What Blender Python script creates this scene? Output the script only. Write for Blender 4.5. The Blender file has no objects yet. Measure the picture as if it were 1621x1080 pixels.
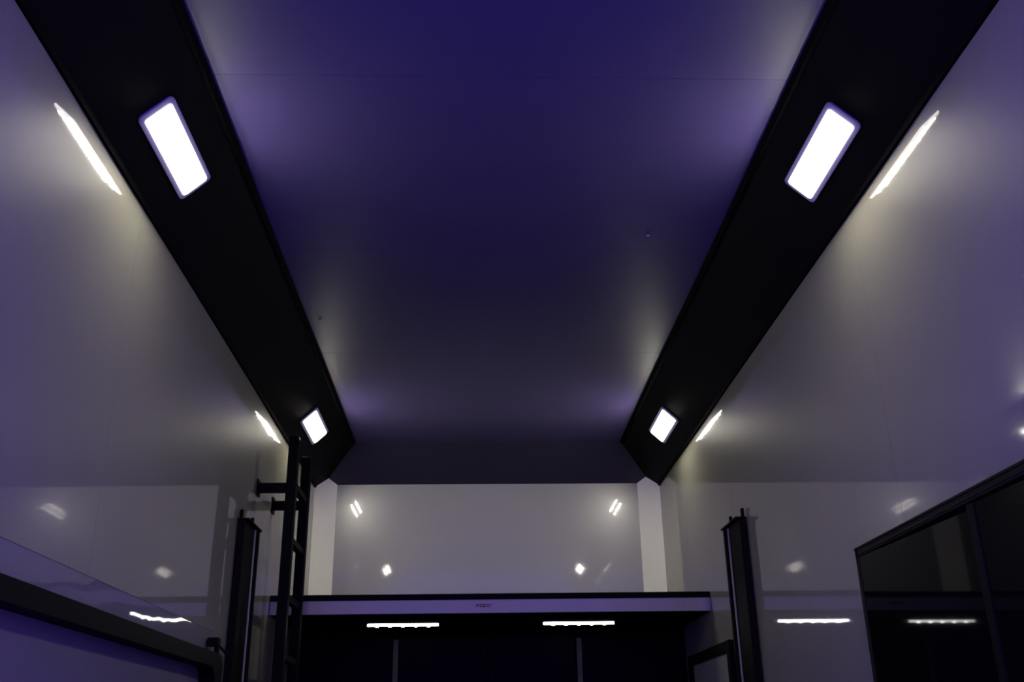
import bpy, bmesh, math
from mathutils import Vector, Matrix

S = bpy.context.scene
C = S.collection
F0 = 1.5                                   # floor to camera height: heights below are given from the camera, Z() lifts them
def Z(v): return v + F0

# ------------------------------------------------------------------ camera
CAMX, PITCH, YAW, ROLL, FPX = 1.1574, 0.3921, 0.0401, -0.0155, 1559.19
cp, sp, cy, sy = math.cos(PITCH), math.sin(PITCH), math.cos(YAW), math.sin(YAW)
fw = Vector((sy*cp, cy*cp, sp)); rt = Vector((cy, -sy, 0)); up = rt.cross(fw)
c_, s_ = math.cos(ROLL), math.sin(ROLL)
r2 = c_*rt + s_*up; u2 = -s_*rt + c_*up
cd = bpy.data.cameras.new('camera'); cam = bpy.data.objects.new('camera', cd); C.objects.link(cam)
m = Matrix.Identity(4)
for i in range(3):
    m[i][0], m[i][1], m[i][2] = r2[i], u2[i], -fw[i]
m[0][3], m[1][3], m[2][3] = CAMX, 0.0, F0
cam.matrix_world = m
cd.sensor_width = 36; cd.lens = FPX/1621*36; cd.clip_start = 0.02
S.camera = cam

# ------------------------------------------------------------------ world: deep blue dusk seen through the open rear of the trailer
w = bpy.data.worlds.new('dusk'); S.world = w; w.use_nodes = True
bg = w.node_tree.nodes['Background']
bg.inputs[0].default_value = (0.17, 0.085, 1.0, 1); bg.inputs[1].default_value = 1.12

vs = S.view_settings
vs.view_transform = 'Standard'; vs.look = 'None'; vs.gamma = 1; vs.use_curve_mapping = False; vs.exposure = 0.8

LAMP_LENS = 2.2        # ceiling floodlights: diffuser
LAMP_RIM = 3.0         # ceiling floodlights: light leaving the raised edge of the diffuser
LAMP_LED = 185.0        # ceiling floodlights: two rows of diodes
BAR_LED = 9.0         # light bars under the loft

# ------------------------------------------------------------------ materials
def mat(name, col, rough=0.5, metal=0.0, coat=0.0, coat_r=0.03, spec=0.5, emit=None, estr=0, wav=None, mott=None):
    M = bpy.data.materials.new(name); M.use_nodes = True
    nt = M.node_tree; b = nt.nodes['Principled BSDF']
    b.inputs['Base Color'].default_value = (*col, 1)
    b.inputs['Roughness'].default_value = rough; b.inputs['Metallic'].default_value = metal
    b.inputs['Specular IOR Level'].default_value = spec
    b.inputs['Coat Weight'].default_value = coat; b.inputs['Coat Roughness'].default_value = coat_r
    if emit:
        b.inputs['Emission Color'].default_value = (*emit, 1); b.inputs['Emission Strength'].default_value = estr
    tc = nt.nodes.new('ShaderNodeTexCoord')
    if wav:                                   # gentle sheet waviness: (scale, strength, stretch)
        mp = nt.nodes.new('ShaderNodeMapping'); mp.inputs['Scale'].default_value = wav[2]
        nz = nt.nodes.new('ShaderNodeTexNoise'); nz.inputs['Scale'].default_value = wav[0]; nz.inputs['Detail'].default_value = 1.5
        bp = nt.nodes.new('ShaderNodeBump'); bp.inputs['Strength'].default_value = wav[1]; bp.inputs['Distance'].default_value = 0.02
        nt.links.new(tc.outputs['Object'], mp.inputs[0]); nt.links.new(mp.outputs[0], nz.inputs['Vector'])
        nt.links.new(nz.outputs['Fac'], bp.inputs['Height'])
        nt.links.new(bp.outputs[0], b.inputs['Normal']); nt.links.new(bp.outputs[0], b.inputs['Coat Normal'])
    if mott:                                  # faint wipe marks in the gloss: (scale, lo, hi)
        n2 = nt.nodes.new('ShaderNodeTexNoise'); n2.inputs['Scale'].default_value = mott[0]; n2.inputs['Detail'].default_value = 4
        rg = nt.nodes.new('ShaderNodeMapRange'); rg.inputs['From Min'].default_value = 0.3; rg.inputs['From Max'].default_value = 0.7
        rg.inputs['To Min'].default_value = mott[1]; rg.inputs['To Max'].default_value = mott[2]
        nt.links.new(tc.outputs['Object'], n2.inputs['Vector']); nt.links.new(n2.outputs['Fac'], rg.inputs['Value'])
        nt.links.new(rg.outputs[0], b.inputs['Roughness'])
    return M

M = {}
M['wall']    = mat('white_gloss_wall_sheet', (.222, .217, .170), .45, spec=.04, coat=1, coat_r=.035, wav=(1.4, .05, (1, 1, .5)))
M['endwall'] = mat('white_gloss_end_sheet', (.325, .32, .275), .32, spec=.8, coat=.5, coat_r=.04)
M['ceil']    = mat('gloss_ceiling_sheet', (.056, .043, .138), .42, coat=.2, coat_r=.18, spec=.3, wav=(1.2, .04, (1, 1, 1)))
M['header']  = mat('dark_navy_header', (.026, .023, .045), .40, coat=.1, coat_r=.15, spec=.5)
M['column']  = mat('warm_white_corner', (.94, .92, .76), .6, spec=.3)
M['black']   = mat('satin_black_cove', (.006, .006, .0055), .6, spec=.03)
M['bead']    = mat('black_edge_bead', (.003, .003, .003), .7, spec=.02)
M['bmetal']  = mat('black_powder_coat', (.0062, .0062, .0054), .5, spec=.022)
M['wframe']  = mat('black_window_frame', (.009, .009, .007), .5, spec=.03)
M['joint']   = mat('dark_joint', (.10, .10, .11), .7)
M['bezel']   = mat('pale_lavender_plastic', (.26, .225, .38), .5, spec=.3)
M['lens']    = mat('lit_diffuser', (.8, .8, .8), .3, emit=(1, .955, .82), estr=LAMP_LENS)
M['led']     = mat('lit_diodes', (.8, .8, .8), .3, emit=(1, .95, .80), estr=LAMP_LED)
M['rim']     = mat('lit_diffuser_edge', (.8, .8, .8), .3, emit=(1, .955, .82), estr=LAMP_RIM)
M['bar']     = mat('lit_bar_lens', (.8, .8, .8), .3, emit=(1, .99, .97), estr=BAR_LED*.7)
M['barled']  = mat('lit_bar_diodes', (.8, .8, .8), .3, emit=(1, .99, .94), estr=BAR_LED*1.8)
M['fascia']  = mat('pale_fascia', (.42, .40, .28), .35, coat=.5, coat_r=.1)
M['under']   = mat('black_underside', (.003, .003, .0035), .7, spec=.0)
M['gloss']   = mat('black_gloss_door', (.002, .002, .002), .35, spec=.03)
M['steel']   = mat('grey_steel', (.10, .10, .055), .5, spec=.2)
M['bright']  = mat('bright_steel', (.26, .26, .17), .4, spec=.3)
M['glass']   = mat('black_tinted_glass', (.003, .0035, .003), .03, spec=.065)
M['door']    = mat('white_door_skin', (.20, .19, .20), .45, spec=.04, coat=1, coat_r=.03, wav=(2.6, .16, (1, 1, 1.6)))
M['red']     = mat('red_lettering', (.30, .02, .06), .5)
M['floor']   = mat('charcoal_rubber_floor', (.05, .05, .055), .55, mott=(6, .5, .6))
M['ground']  = mat('grey_concrete', (.72, .72, .72), .8, mott=(1, .75, .9))

# ------------------------------------------------------------------ mesh helpers
class MB:
    def __init__(s): s.bm = bmesh.new()
    def box(s, lo, hi, bev=0.0, seg=2):
        r = bmesh.ops.create_cube(s.bm, size=1.0)['verts']
        for v in r:
            v.co = Vector([(lo[i]+hi[i])/2 + v.co[i]*(hi[i]-lo[i]) for i in range(3)])
        if bev:
            e = list({e for v in r for e in v.link_edges})
            bmesh.ops.bevel(s.bm, geom=e, offset=bev, segments=seg, affect='EDGES', profile=.5)
        return s
    def prism(s, poly, vec):
        """closed polygon (3-D points) extruded along vec"""
        a = [s.bm.verts.new(p) for p in poly]; b = [s.bm.verts.new(Vector(p)+Vector(vec)) for p in poly]
        n = len(a)
        s.bm.faces.new(a[::-1]); s.bm.faces.new(b)
        for i in range(n): s.bm.faces.new((a[i], a[(i+1) % n], b[(i+1) % n], b[i]))
        return s
    def ring(s, outer, inner, vec):
        """flat ring between two loops of equal count, extruded along vec"""
        v = Vector(vec); n = len(outer)
        o0 = [s.bm.verts.new(p) for p in outer]; i0 = [s.bm.verts.new(p) for p in inner]
        o1 = [s.bm.verts.new(Vector(p)+v) for p in outer]; i1 = [s.bm.verts.new(Vector(p)+v) for p in inner]
        for k in range(n):
            j = (k+1) % n
            s.bm.faces.new((o0[k], i0[k], i0[j], o0[j])); s.bm.faces.new((o1[k], o1[j], i1[j], i1[k]))
            s.bm.faces.new((o0[k], o0[j], o1[j], o1[k])); s.bm.faces.new((i0[k], i1[k], i1[j], i0[j]))
        return s
    def tube(s, a, b, r, n=12):
        a, b = Vector(a), Vector(b); d = (b-a); L = d.length
        q = d.to_track_quat('Z', 'Y').to_matrix().to_4x4()
        bmesh.ops.create_cone(s.bm, cap_ends=True, segments=n, radius1=r, radius2=r, depth=L, matrix=Matrix.Translation((a+b)/2) @ q)
        return s
    def build(s, name, material, parent=None, smooth=False):
        bmesh.ops.recalc_face_normals(s.bm, faces=s.bm.faces)
        me = bpy.data.meshes.new(name); s.bm.to_mesh(me); s.bm.free()
        me.materials.append(M[material])
        if smooth:
            for p in me.polygons: p.use_smooth = True
        o = bpy.data.objects.new(name, me); C.objects.link(o)
        if parent:
            o.parent = parent
            o.matrix_parent_inverse = Matrix.Translation(-parent_loc(parent))
        return o

def parent_loc(p):            # meshes are built in world coordinates: undo the Empty's place, nothing for a part
    return Vector(p.location) if p.parent is None else Vector((0, 0, 0))
def empty(name, loc):
    o = bpy.data.objects.new(name, None); o.location = loc; o.empty_display_size = .1; C.objects.link(o); return o
def tag(o, label, cat, group=None):
    o['label'] = label; o['category'] = cat
    if group: o['group'] = group
    return o
def struct(o, label=None):
    o['kind'] = 'structure'
    if label: o['label'] = label
    return o
def rrect(u0, u1, v0, v1, r, n=6):
    pts = []
    for cx, cy_, a0 in ((u1-r, v1-r, 0), (u0+r, v1-r, 90), (u0+r, v0+r, 180), (u1-r, v0+r, 270)):
        for k in range(n+1):
            a = math.radians(a0 + 90*k/n); pts.append((cx+r*math.cos(a), cy_+r*math.sin(a)))
    return pts

# ------------------------------------------------------------------ the trailer shell
W = 2.5; Y0 = 1.75; YE = 7.12
zc, zt, c = 1.7594, 2.0407, 0.2969          # wall top / ceiling / cove width
Dt, Dc, e, zh = 6.8235, 7.0156, 0.145, 1.802 # ceiling end, corner start, corner width, header foot
T = .03

struct(MB().box((-.2, Y0, -.06), (W+.2, YE+.2, 0)).build('floor', 'floor'))
g = struct(MB().box((-30, -40, -.35), (33, Y0-.02, -.25)).build('ground', 'ground'))

# ceiling: backing sheet with panels, fine joints between them
ceil = struct(MB().box((c-.02, Y0, Z(zt)+.012), (W-c+.02, Dt+.1, Z(zt)+.05)).build('ceiling', 'joint'))
ys = [Y0, 2.66, 3.88, 5.10, 6.10, Dt+.004]
for a, b in zip(ys[:-1], ys[1:]):
    MB().box((c-.02, a+.0006, Z(zt)), (W-c+.02, b-.0006, Z(zt)+.012)).build('ceiling_panel', 'ceil', ceil)
for x, y in ((.364, 4.642), (1.903, 3.737)):
    MB().tube((x, y, Z(zt)-.003), (x, y, Z(zt)+.002), .008).build('screw_head', 'bezel', ceil)

# side walls
DZ = .495; DY1 = 4.56                        # top edge and far end of the side hatch in the left wall
def wall(name, x0, x1, hatch):
    back = struct(MB().box((min(x0, x1)-(.0 if hatch else -.012), Y0, 0), (max(x0, x1)-(.012 if hatch else 0), Dc+.3, Z(zc)+.01)).build(name, 'joint')) if not hatch else \
           struct(MB().box((x0, Y0, Z(DZ)), (x1-.012, DY1, Z(zc)+.01)).box((x0, DY1, 0), (x1-.012, Dc+.3, Z(zc)+.01)).build(name, 'joint'))
    px0, px1 = (x1-.012, x1) if hatch else (min(x0, x1), min(x0, x1)+.012)
    seams = [Y0, 3.03, 5.05, Dc+.3]
    for a, b in zip(seams[:-1], seams[1:]):
        a2, b2 = a+.0007, b-.0007
        if not hatch or a >= DY1:
            MB().box((px0, a2, 0), (px1, b2, Z(zc)+.01)).build('wall_panel', 'wall', back)
        elif b <= DY1:
            MB().box((px0, a2, Z(DZ)), (px1, b2, Z(zc)+.01)).build('wall_panel', 'wall', back)
        else:                                # the panel that wraps the hatch's far end
            MB().prism([(px0, a2, Z(DZ)), (px0, DY1, Z(DZ)), (px0, DY1, 0), (px0, b2, 0), (px0, b2, Z(zc)+.01), (px0, a2, Z(zc)+.01)], (px1-px0, 0, 0)).build('wall_panel', 'wall', back)
    return back
wall('wall_left', -.05, 0.0, True)
wall('wall_right', W, W+.05, False)

# black coves
def cove(name, side):
    X = (lambda v: v) if side < 0 else (lambda v: W-v)
    n = Vector((-(zt-zc), 0, c)).normalized()
    # polygon in the XZ section, behind the visible face
    sec = [(0, zc), (c, zt), (c, zt+.03), (-.03, zt+.03), (-.03, zc)]
    o = struct(MB().prism([(X(x), Y0, Z(z)) for x, z in sec], (0, Dc+.3-Y0, 0)).build(name, 'black'))
    L = Dc-.01
    # bead where the cove meets the wall, and a thin lip near the ceiling
    MB().prism([(X(x), Y0, Z(z)) for x, z in ((0, zc-.004), (.010, zc-.002), (.016, zc+.013), (.002, zc+.012), (0, zc+.004))], (0, L-Y0, 0)).build('edge_bead', 'bead', o)
    MB().prism([(X(x), Y0, Z(z)) for x, z in ((c-.022, zt-.023), (c-.008, zt-.020), (c+.004, zt-.003), (c+.004, zt+.001), (c-.004, zt))], (0, Dt-Y0, 0)).build('edge_lip', 'bead', o)
    return o
cove('trim_1', -1); cove('trim_2', 1)

# sloped header between ceiling and end wall
hd = [(0, Dt, zt), (0, YE+.002, zh), (0, YE+.05, zh), (0, YE+.05, zt+.05), (0, Dt, zt+.05)]
struct(MB().prism([(0.02, y, Z(z)) for _, y, z in hd], (W-.04, 0, 0)).build('trim_3', 'header'))
# end wall and its canted white corners
struct(MB().box((e-.02, YE, 0), (W-e+.02, YE+.05, Z(zh)+.1)).build('wall_end', 'endwall'))
for nm, X in (('trim_4', lambda v: v), ('trim_5', lambda v: W-v)):
    struct(MB().prism([(X(-.02), Dc-.0277, 0), (X(e), YE, 0), (X(e), YE+.06, 0), (X(-.02), YE+.06, 0)], (0, 0, Z(zc)+.25)).build(nm, 'column'))

# ------------------------------------------------------------------ black tinted window in the right wall
def bar(mb, y0, y1, z0, z1, x0, x1, bev=.004): mb.box((x0, y0, Z(z0)), (x1, y1, Z(z1)), bev); return mb
wy0, wy1, wz0, wz1 = 1.84, 3.395, -.45, .620
win = empty('window_1', (W, (wy0+wy1)/2, Z(wz0))); struct(win)
fr = MB()
bar(fr, wy0, wy1, wz1-.032, wz1, W-.029, W); bar(fr, wy0, wy1, wz0, wz0+.045, W-.022, W)
bar(fr, wy1-.03, wy1, wz0, wz1, W-.029, W); bar(fr, wy0, wy0+.035, wz0, wz1, W-.021, W)
fr.build('frame', 'wframe', win)
MB().box((W-.032, wy0+.01, Z(wz1)-.006), (W-.026, wy1-.004, Z(wz1)+.003), .002).box((W-.031, wy0+.01, Z(wz1)-.024), (W-.026, wy1-.02, Z(wz1)-.018), .002).build('frame_lip', 'wframe', win)
bar(MB(), 2.538, 2.580, wz0+.04, wz1-.03, W-.024, W).build('mullion', 'bmetal', win)
# both panes stand slightly askew, their far edges a little further into the room
MB().prism([(W-.003, 2.5601, Z(wz0)+.03), (W-.0265, wy1-.025, Z(wz0)+.03), (W-.0215, wy1-.025, Z(wz0)+.03), (W-.0005, 2.5601, Z(wz0)+.03)], (0, 0, wz1-wz0-.06)).build('pane', 'glass', win)
MB().prism([(W-.003, wy0+.03, Z(wz0)+.03), (W-.0205, 2.5599, Z(wz0)+.03), (W-.0155, 2.5599, Z(wz0)+.03), (W-.0005, wy0+.03, Z(wz0)+.03)], (0, 0, wz1-wz0-.06)).build('pane', 'glass', win)

# ------------------------------------------------------------------ framed door in the right wall under the loft
dy0, dy1, dz1 = 5.29, 6.36, .507
dr = empty('door_1', (W, (dy0+dy1)/2, .05)); struct(dr)
f = MB()
f.box((W-.03, dy0, Z(dz1)-.055), (W, dy1, Z(dz1)), .004).box((W-.03, dy1-.09, .05), (W, dy1, Z(dz1)-.05), .004).box((W-.03, dy0, .05), (W, dy0+.06, Z(dz1)-.05), .004).box((W-.03, dy0, .05), (W, dy1, .10), .004)
f.build('frame', 'bmetal', dr)
MB().box((W-.012, dy0+.05, .09), (W-.001, dy1-.08, Z(dz1)-.05)).build('door_panel', 'endwall', dr)
MB().box((W-.05, dy0+.09, 1.0), (W-.012, dy0+.11, 1.12), .004).build('handle', 'bmetal', dr)

# ------------------------------------------------------------------ side hatch in the left wall: white skin leaning out slightly below, black raised gasket
ht = empty('door_2', (0, 3.2, .35)); struct(ht)
HY0 = 1.8
lean = .055                                   # how far the foot of the skin sits behind its top edge
def hx(z): return -.0006 - lean*(DZ-z)/1.6
bm = MB()
ny, nz = 60, 24; grid = []
for i in range(ny+1):
    y = HY0 + (DY1-HY0)*i/ny; row = []
    for j in range(nz+1):
        z = DZ-.0012 - (DZ+1.2)*j/nz
        bow = .002*math.sin(y*2.3+.6)*math.sin((DZ-z)*3.0)
        row.append(bm.bm.verts.new((hx(z)-abs(bow)-.001*j/nz, y, Z(z))))
    grid.append(row)
back = [[bm.bm.verts.new(Vector(v.co)-Vector((.03, 0, 0))) for v in r] for r in grid]
for i in range(ny):
    for j in range(nz):
        bm.bm.faces.new((grid[i][j], grid[i+1][j], grid[i+1][j+1], grid[i][j+1]))
        bm.bm.faces.new((back[i][j], back[i][j+1], back[i+1][j+1], back[i+1][j]))
for i in range(ny):
    for r in (0, nz): bm.bm.faces.new((grid[i][r], grid[i+1][r], back[i+1][r], back[i][r]))
for j in range(nz):
    for r in (0, ny): bm.bm.faces.new((grid[r][j], grid[r][j+1], back[r][j+1], back[r][j]))
sk = bm.build('door_skin', 'door', ht)
for p in sk.data.polygons: p.use_smooth = abs(p.normal.x) > .9 and p.area > .003
sk.data.set_sharp_from_angle(angle=.6)
gy0, gy1, gz0, gz1 = 1.84, 4.53, -1.1, .392
outer = [(-.012, u, Z(v)) for u, v in rrect(gy0, gy1, gz0, gz1, .06)]
inner = [(-.012, u, Z(v)) for u, v in rrect(gy0+.1, gy1-.10, gz0+.058, gz1-.058, .09)]
MB().ring(outer, inner, (.072, 0, 0)).build('gasket_frame', 'bmetal', ht)
lt = MB().box((0.0, 4.46, Z(.425)), (.05, 4.51, Z(.462)), .006).box((.03, 4.475, Z(.39)), (.05, 4.495, Z(.43)), .003).build('latch', 'bmetal', ht)
MB().tube((.035, 4.49, Z(.44)), (.03, 4.76, Z(.405)), .006).build('latch_rod', 'bmetal', lt)

# ------------------------------------------------------------------ floodlights on the coves
ca = math.atan2(zt-zc, c)
def flood(side, ymid, label):
    # local frame: u up the slope, v along the trailer, n out of the cove into the room
    X = (lambda v: v) if side < 0 else (lambda v: W-v)
    xm, zm = .142, zc + .142*(zt-zc)/c
    o0 = Vector((xm, ymid, Z(zm)))
    du = Vector((math.cos(ca), 0, math.sin(ca))); dn = Vector((math.sin(ca), 0, -math.cos(ca)))
    def P(u, v, n):
        q = o0 + du*u + Vector((0, v, 0)) + dn*n
        return Vector((X(q.x), q.y, q.z))
    root = empty('floodlight', P(0, 0, 0)); tag(root, label, 'light', 'floodlights on the black coves')
    hu, hv = .0685, .248
    po = rrect(-hu, hu, -hv, hv, .020); pi = rrect(-hu+.017, hu-.017, -hv+.025, hv-.019, .010)
    nv = P(0, 0, .006)-P(0, 0, 0)
    MB().ring([P(u, v, 0) for u, v in po], [P(u, v, 0) for u, v in pi], nv).build('bezel', 'bezel', root)
    # slightly domed diffuser: rim + raised face
    b = MB()
    l0 = rrect(-hu+.017, hu-.017, -hv+.025, hv-.019, .010); l1 = rrect(-hu+.021, hu-.021, -hv+.029, hv-.023, .008)
    a0 = [b.bm.verts.new(P(u, v, .002)) for u, v in l0]; a1 = [b.bm.verts.new(P(u, v, .010)) for u, v in l0]; a2 = [b.bm.verts.new(P(u, v, .014)) for u, v in l1]
    n = len(a0)
    for k in range(n):
        j = (k+1) % n
        b.bm.faces.new((a0[k], a0[j], a1[j], a1[k])); b.bm.faces.new((a1[k], a1[j], a2[j], a2[k]))
    b.bm.faces.new(a2); b.bm.faces.new(a0[::-1])
    lens = b.build('diffuser', 'lens', root)
    li = rrect(-hu+.0172, hu-.0172, -hv+.0252, hv-.0192, .0098); lo_ = rrect(-hu+.0160, hu-.0160, -hv+.0240, hv-.0180, .0115)
    MB().ring([P(u, v, .0062) for u, v in lo_], [P(u, v, .0062) for u, v in li], P(0, 0, .0036)-P(0, 0, 0)).build('diffuser_edge', 'rim', root)
    for s in (-1, 1):
        for k in range(11):
            v = -.195 + k*.039; uc = s*.022
            q = [P(uc-.006, v-.013, .0142), P(uc+.006, v-.013, .0142), P(uc+.006, v+.013, .0142), P(uc-.006, v+.013, .0142)]
            MB().prism(q, P(0, 0, .002)-P(0, 0, 0)).build('diode', 'led', lens)
    return root
flood(-1, 2.880, 'large lit rectangular floodlight on the left black cove, nearest the viewer')
flood(-1, 5.985, 'small lit floodlight on the left black cove, above the ladder')
flood(1, 2.880, 'large lit rectangular floodlight on the right black cove, nearest the viewer')
flood(1, 5.985, 'small lit floodlight at the far end of the right black cove')

# ------------------------------------------------------------------ loft platform across the front
LY = 5.73; lt0, lt1, lt2 = .815, .783, .709
lo = empty('loft_platform', (W/2, LY, Z(lt2)))
tag(lo, 'loft platform with black top edge and pale purple-lit fascia', 'platform')
MB().box((.002, LY+.02, Z(lt2)+.01), (W-.002, YE-.005, Z(lt0)-.004)).build('deck', 'under', lo)
MB().box((.002, LY-.012, Z(lt1)), (W-.002, LY+.03, Z(lt0)), .004).build('edge_trim', 'bmetal', lo)
fa = MB().box((.002, LY, Z(lt2)), (W-.002, LY+.02, Z(lt1))).build('fascia', 'fascia', lo)
MB().box((.002, LY+.02, Z(lt2)-.002), (W-.002, YE-.005, Z(lt2)+.01)).build('underside', 'under', lo)
# small illegible red word on the fascia: short strokes, one with a descender
lg = MB(); x = 1.160; yb = LY-.0016
strokes = [(0, .004, 0, .016), (.007, .011, 0, .016), (.014, .018, 0, .016), (0, .018, .013, .016),
           (.023, .037, 0, .004), (.023, .037, .012, .016), (.023, .027, 0, .016), (.033, .037, 0, .016),
           (.041, .045, -.008, .016), (.041, .055, .012, .016), (.041, .055, 0, .004), (.051, .055, 0, .016),
           (.060, .064, 0, .016), (.060, .073, .012, .016), (.060, .073, 0, .004), (.069, .073, -.002, .016),
           (.078, .082, 0, .016), (.078, .090, .012, .016)]
for a, b, z0, z1 in strokes:
    lg.box((x+a, yb, Z(.742)+z0), (x+b, yb+.0022, Z(.742)+z1))
o = lg.build('lettering', 'red', fa); o['label'] = 'small red lettering'

# light bars under the loft
def light_bar(x0, x1, label):
    root = empty('light_bar', ((x0+x1)/2, 6.16, Z(lt2)-.002)); tag(root, label, 'light', 'light bars under the loft')
    zz = Z(lt2)-.002
    MB().box((x0-.008, 6.15, zz-.022), (x1+.008, 6.21, zz), .004).build('housing', 'bmetal', root)
    ln = MB().box((x0, 6.143, zz-.021), (x1, 6.152, zz-.005), .004).build('lens', 'bar', root)
    for k in range(5):
        xc = x0 + (x1-x0)*(.14+.18*k)
        MB().box((xc-.010, 6.139, zz-.025), (xc+.010, 6.150, zz-.012), .003).build('diode', 'barled', ln)
light_bar(.507, .935, 'slim lit light bar under the loft, beside the ladder')
light_bar(1.566, 1.998, 'slim lit light bar under the loft, nearer the right wall')

# ------------------------------------------------------------------ black cupboards behind, and the two posts between them
CY = 6.52
def cupboard(x0, x1, doors, label):
    root = empty('tall_cupboard', ((x0+x1)/2, CY, 0)); tag(root, label, 'cupboard', 'black cupboards under the loft')
    MB().box((x0, CY+.022, .0), (x1, YE-.01, Z(lt2)-.01)).build('body', 'under', root)
    n = doors; wd = (x1-x0)/n
    for k in range(n):
        a = x0+k*wd+.003; b = x0+(k+1)*wd-.003
        dd = MB().box((a, CY, .08), (b, CY+.02, Z(.665)), .002).build('door', 'gloss', root)
        hx_ = b-.04 if k == 0 and n > 1 else a+.04
        MB().box((hx_-.006, CY-.03, 1.05), (hx_+.006, CY-.018, 1.25), .003).box((hx_-.004, CY-.02, 1.07), (hx_+.004, CY, 1.08)).box((hx_-.004, CY-.02, 1.22), (hx_+.004, CY, 1.23)).build('handle', 'steel', dd)
PX = (.655, 1.815)
cupboard(.006, PX[0]-.022, 1, 'black gloss cupboard under the loft, behind the ladder')
cupboard(PX[0]+.022, PX[1]-.022, 2, 'wide black two-door cupboard between the two grey posts')
cupboard(PX[1]+.022, W-.006, 1, 'black gloss cupboard under the loft, beside the framed door')
for x, lab in ((PX[0], 'slim dark grey post under the loft below the light bar beside the ladder'), (PX[1], 'slim dark grey post under the loft below the light bar nearer the right wall')):
    r = empty('support_post', (x, CY-.01, 0)); tag(r, lab, 'post', 'posts under the loft')
    MB().box((x-.017, CY-.025, .012), (x+.017, CY+.012, Z(.645)), .004).build('shaft', 'steel', r)
    MB().box((x-.02, CY-.03, Z(.645)), (x+.02, CY+.015, Z(.660)), .003).box((x-.012, CY-.012, Z(.660)), (x+.012, CY+.012, Z(lt2)-.002)).build('top_bracket', 'bmetal', r)
    MB().box((x-.02, CY-.07, 0), (x+.02, CY+.015, .012), .003).build('foot_plate', 'bmetal', r)

# ------------------------------------------------------------------ ladder on the left wall
la = empty('ladder', (.176, 5.40, 0)); tag(la, 'black square-tube ladder fixed to the left wall beside the loft', 'ladder')
LX0, LX1 = .150, .204; TOP = 1.575
for yc in (5.19, 5.605):
    st = MB().box((LX0, yc-.027, .004), (LX1, yc+.027, Z(TOP)), .006).build('stile', 'bmetal', la)
    MB().box((LX0+.003, yc-.024, Z(TOP)-.002), (LX1-.003, yc+.024, Z(TOP)+.006), .002).build('end_cap', 'bead', st)
    ar = MB().box((.004, yc-.02, Z(1.275)), (LX0+.004, yc+.02, Z(1.325)), .004).build('wall_bracket', 'bmetal', la)
    MB().box((.0005, yc-.035, Z(1.255)), (.006, yc+.035, Z(1.345)), .002).build('bracket_plate', 'bmetal', ar)
z = 1.325
while z > -1.4:
    MB().box((LX0+.010, 5.21, Z(z)-.018), (LX1-.008, 5.585, Z(z)+.018), .006).build('rung', 'bmetal', la)
    z -= .295

# ------------------------------------------------------------------ lift posts
def lift_post(side, y, label, tall):
    X = (lambda v: v) if side < 0 else (lambda v: W-v)
    def bx(mb, a, b, y0, y1, z0, z1, bev=.003):
        x0, x1 = sorted((X(a), X(b))); mb.box((x0, y0, z0), (x1, y1, z1), bev); return mb
    zt_ = Z(tall)
    root = empty('lift_post', (X(.03), y, 0)); tag(root, label, 'post', 'lift posts on the side walls')
    # flat box column against the wall, a cable slot towards the far side, then a thin flange
    ch = bx(MB(), .003, .040, y-.12, y+.075, .012, zt_); bx(ch, .003, .012, y+.07, y+.16, .012, zt_); bx(ch, .003, .054, y+.142, y+.165, .012, zt_)
    ch.build('column', 'bmetal', root)
    MB().tube((X(.039), y+.112, .012), (X(.039), y+.112, zt_-.001), .006).build('lift_cable', 'bright', root)
    bx(MB(), .002, .060, y-.125, y+.185, zt_, zt_+.010).build('top_plate', 'bmetal', root)
    for a, q in ((.014, -.10), (.026, .09)):
        MB().tube((X(a), y+q, zt_+.009), (X(a), y+q, zt_+.055), .009).build('bolt', 'bmetal', root)
    bx(MB(), .002, .09, y-.19, y+.19, 0, .012).build('base_plate', 'bmetal', root)
lift_post(-1, 4.92, 'black lift post on the left wall beside the ladder', 1.045)
lift_post(1, 4.92, 'black lift post on the right wall beyond the tinted window', 1.035)
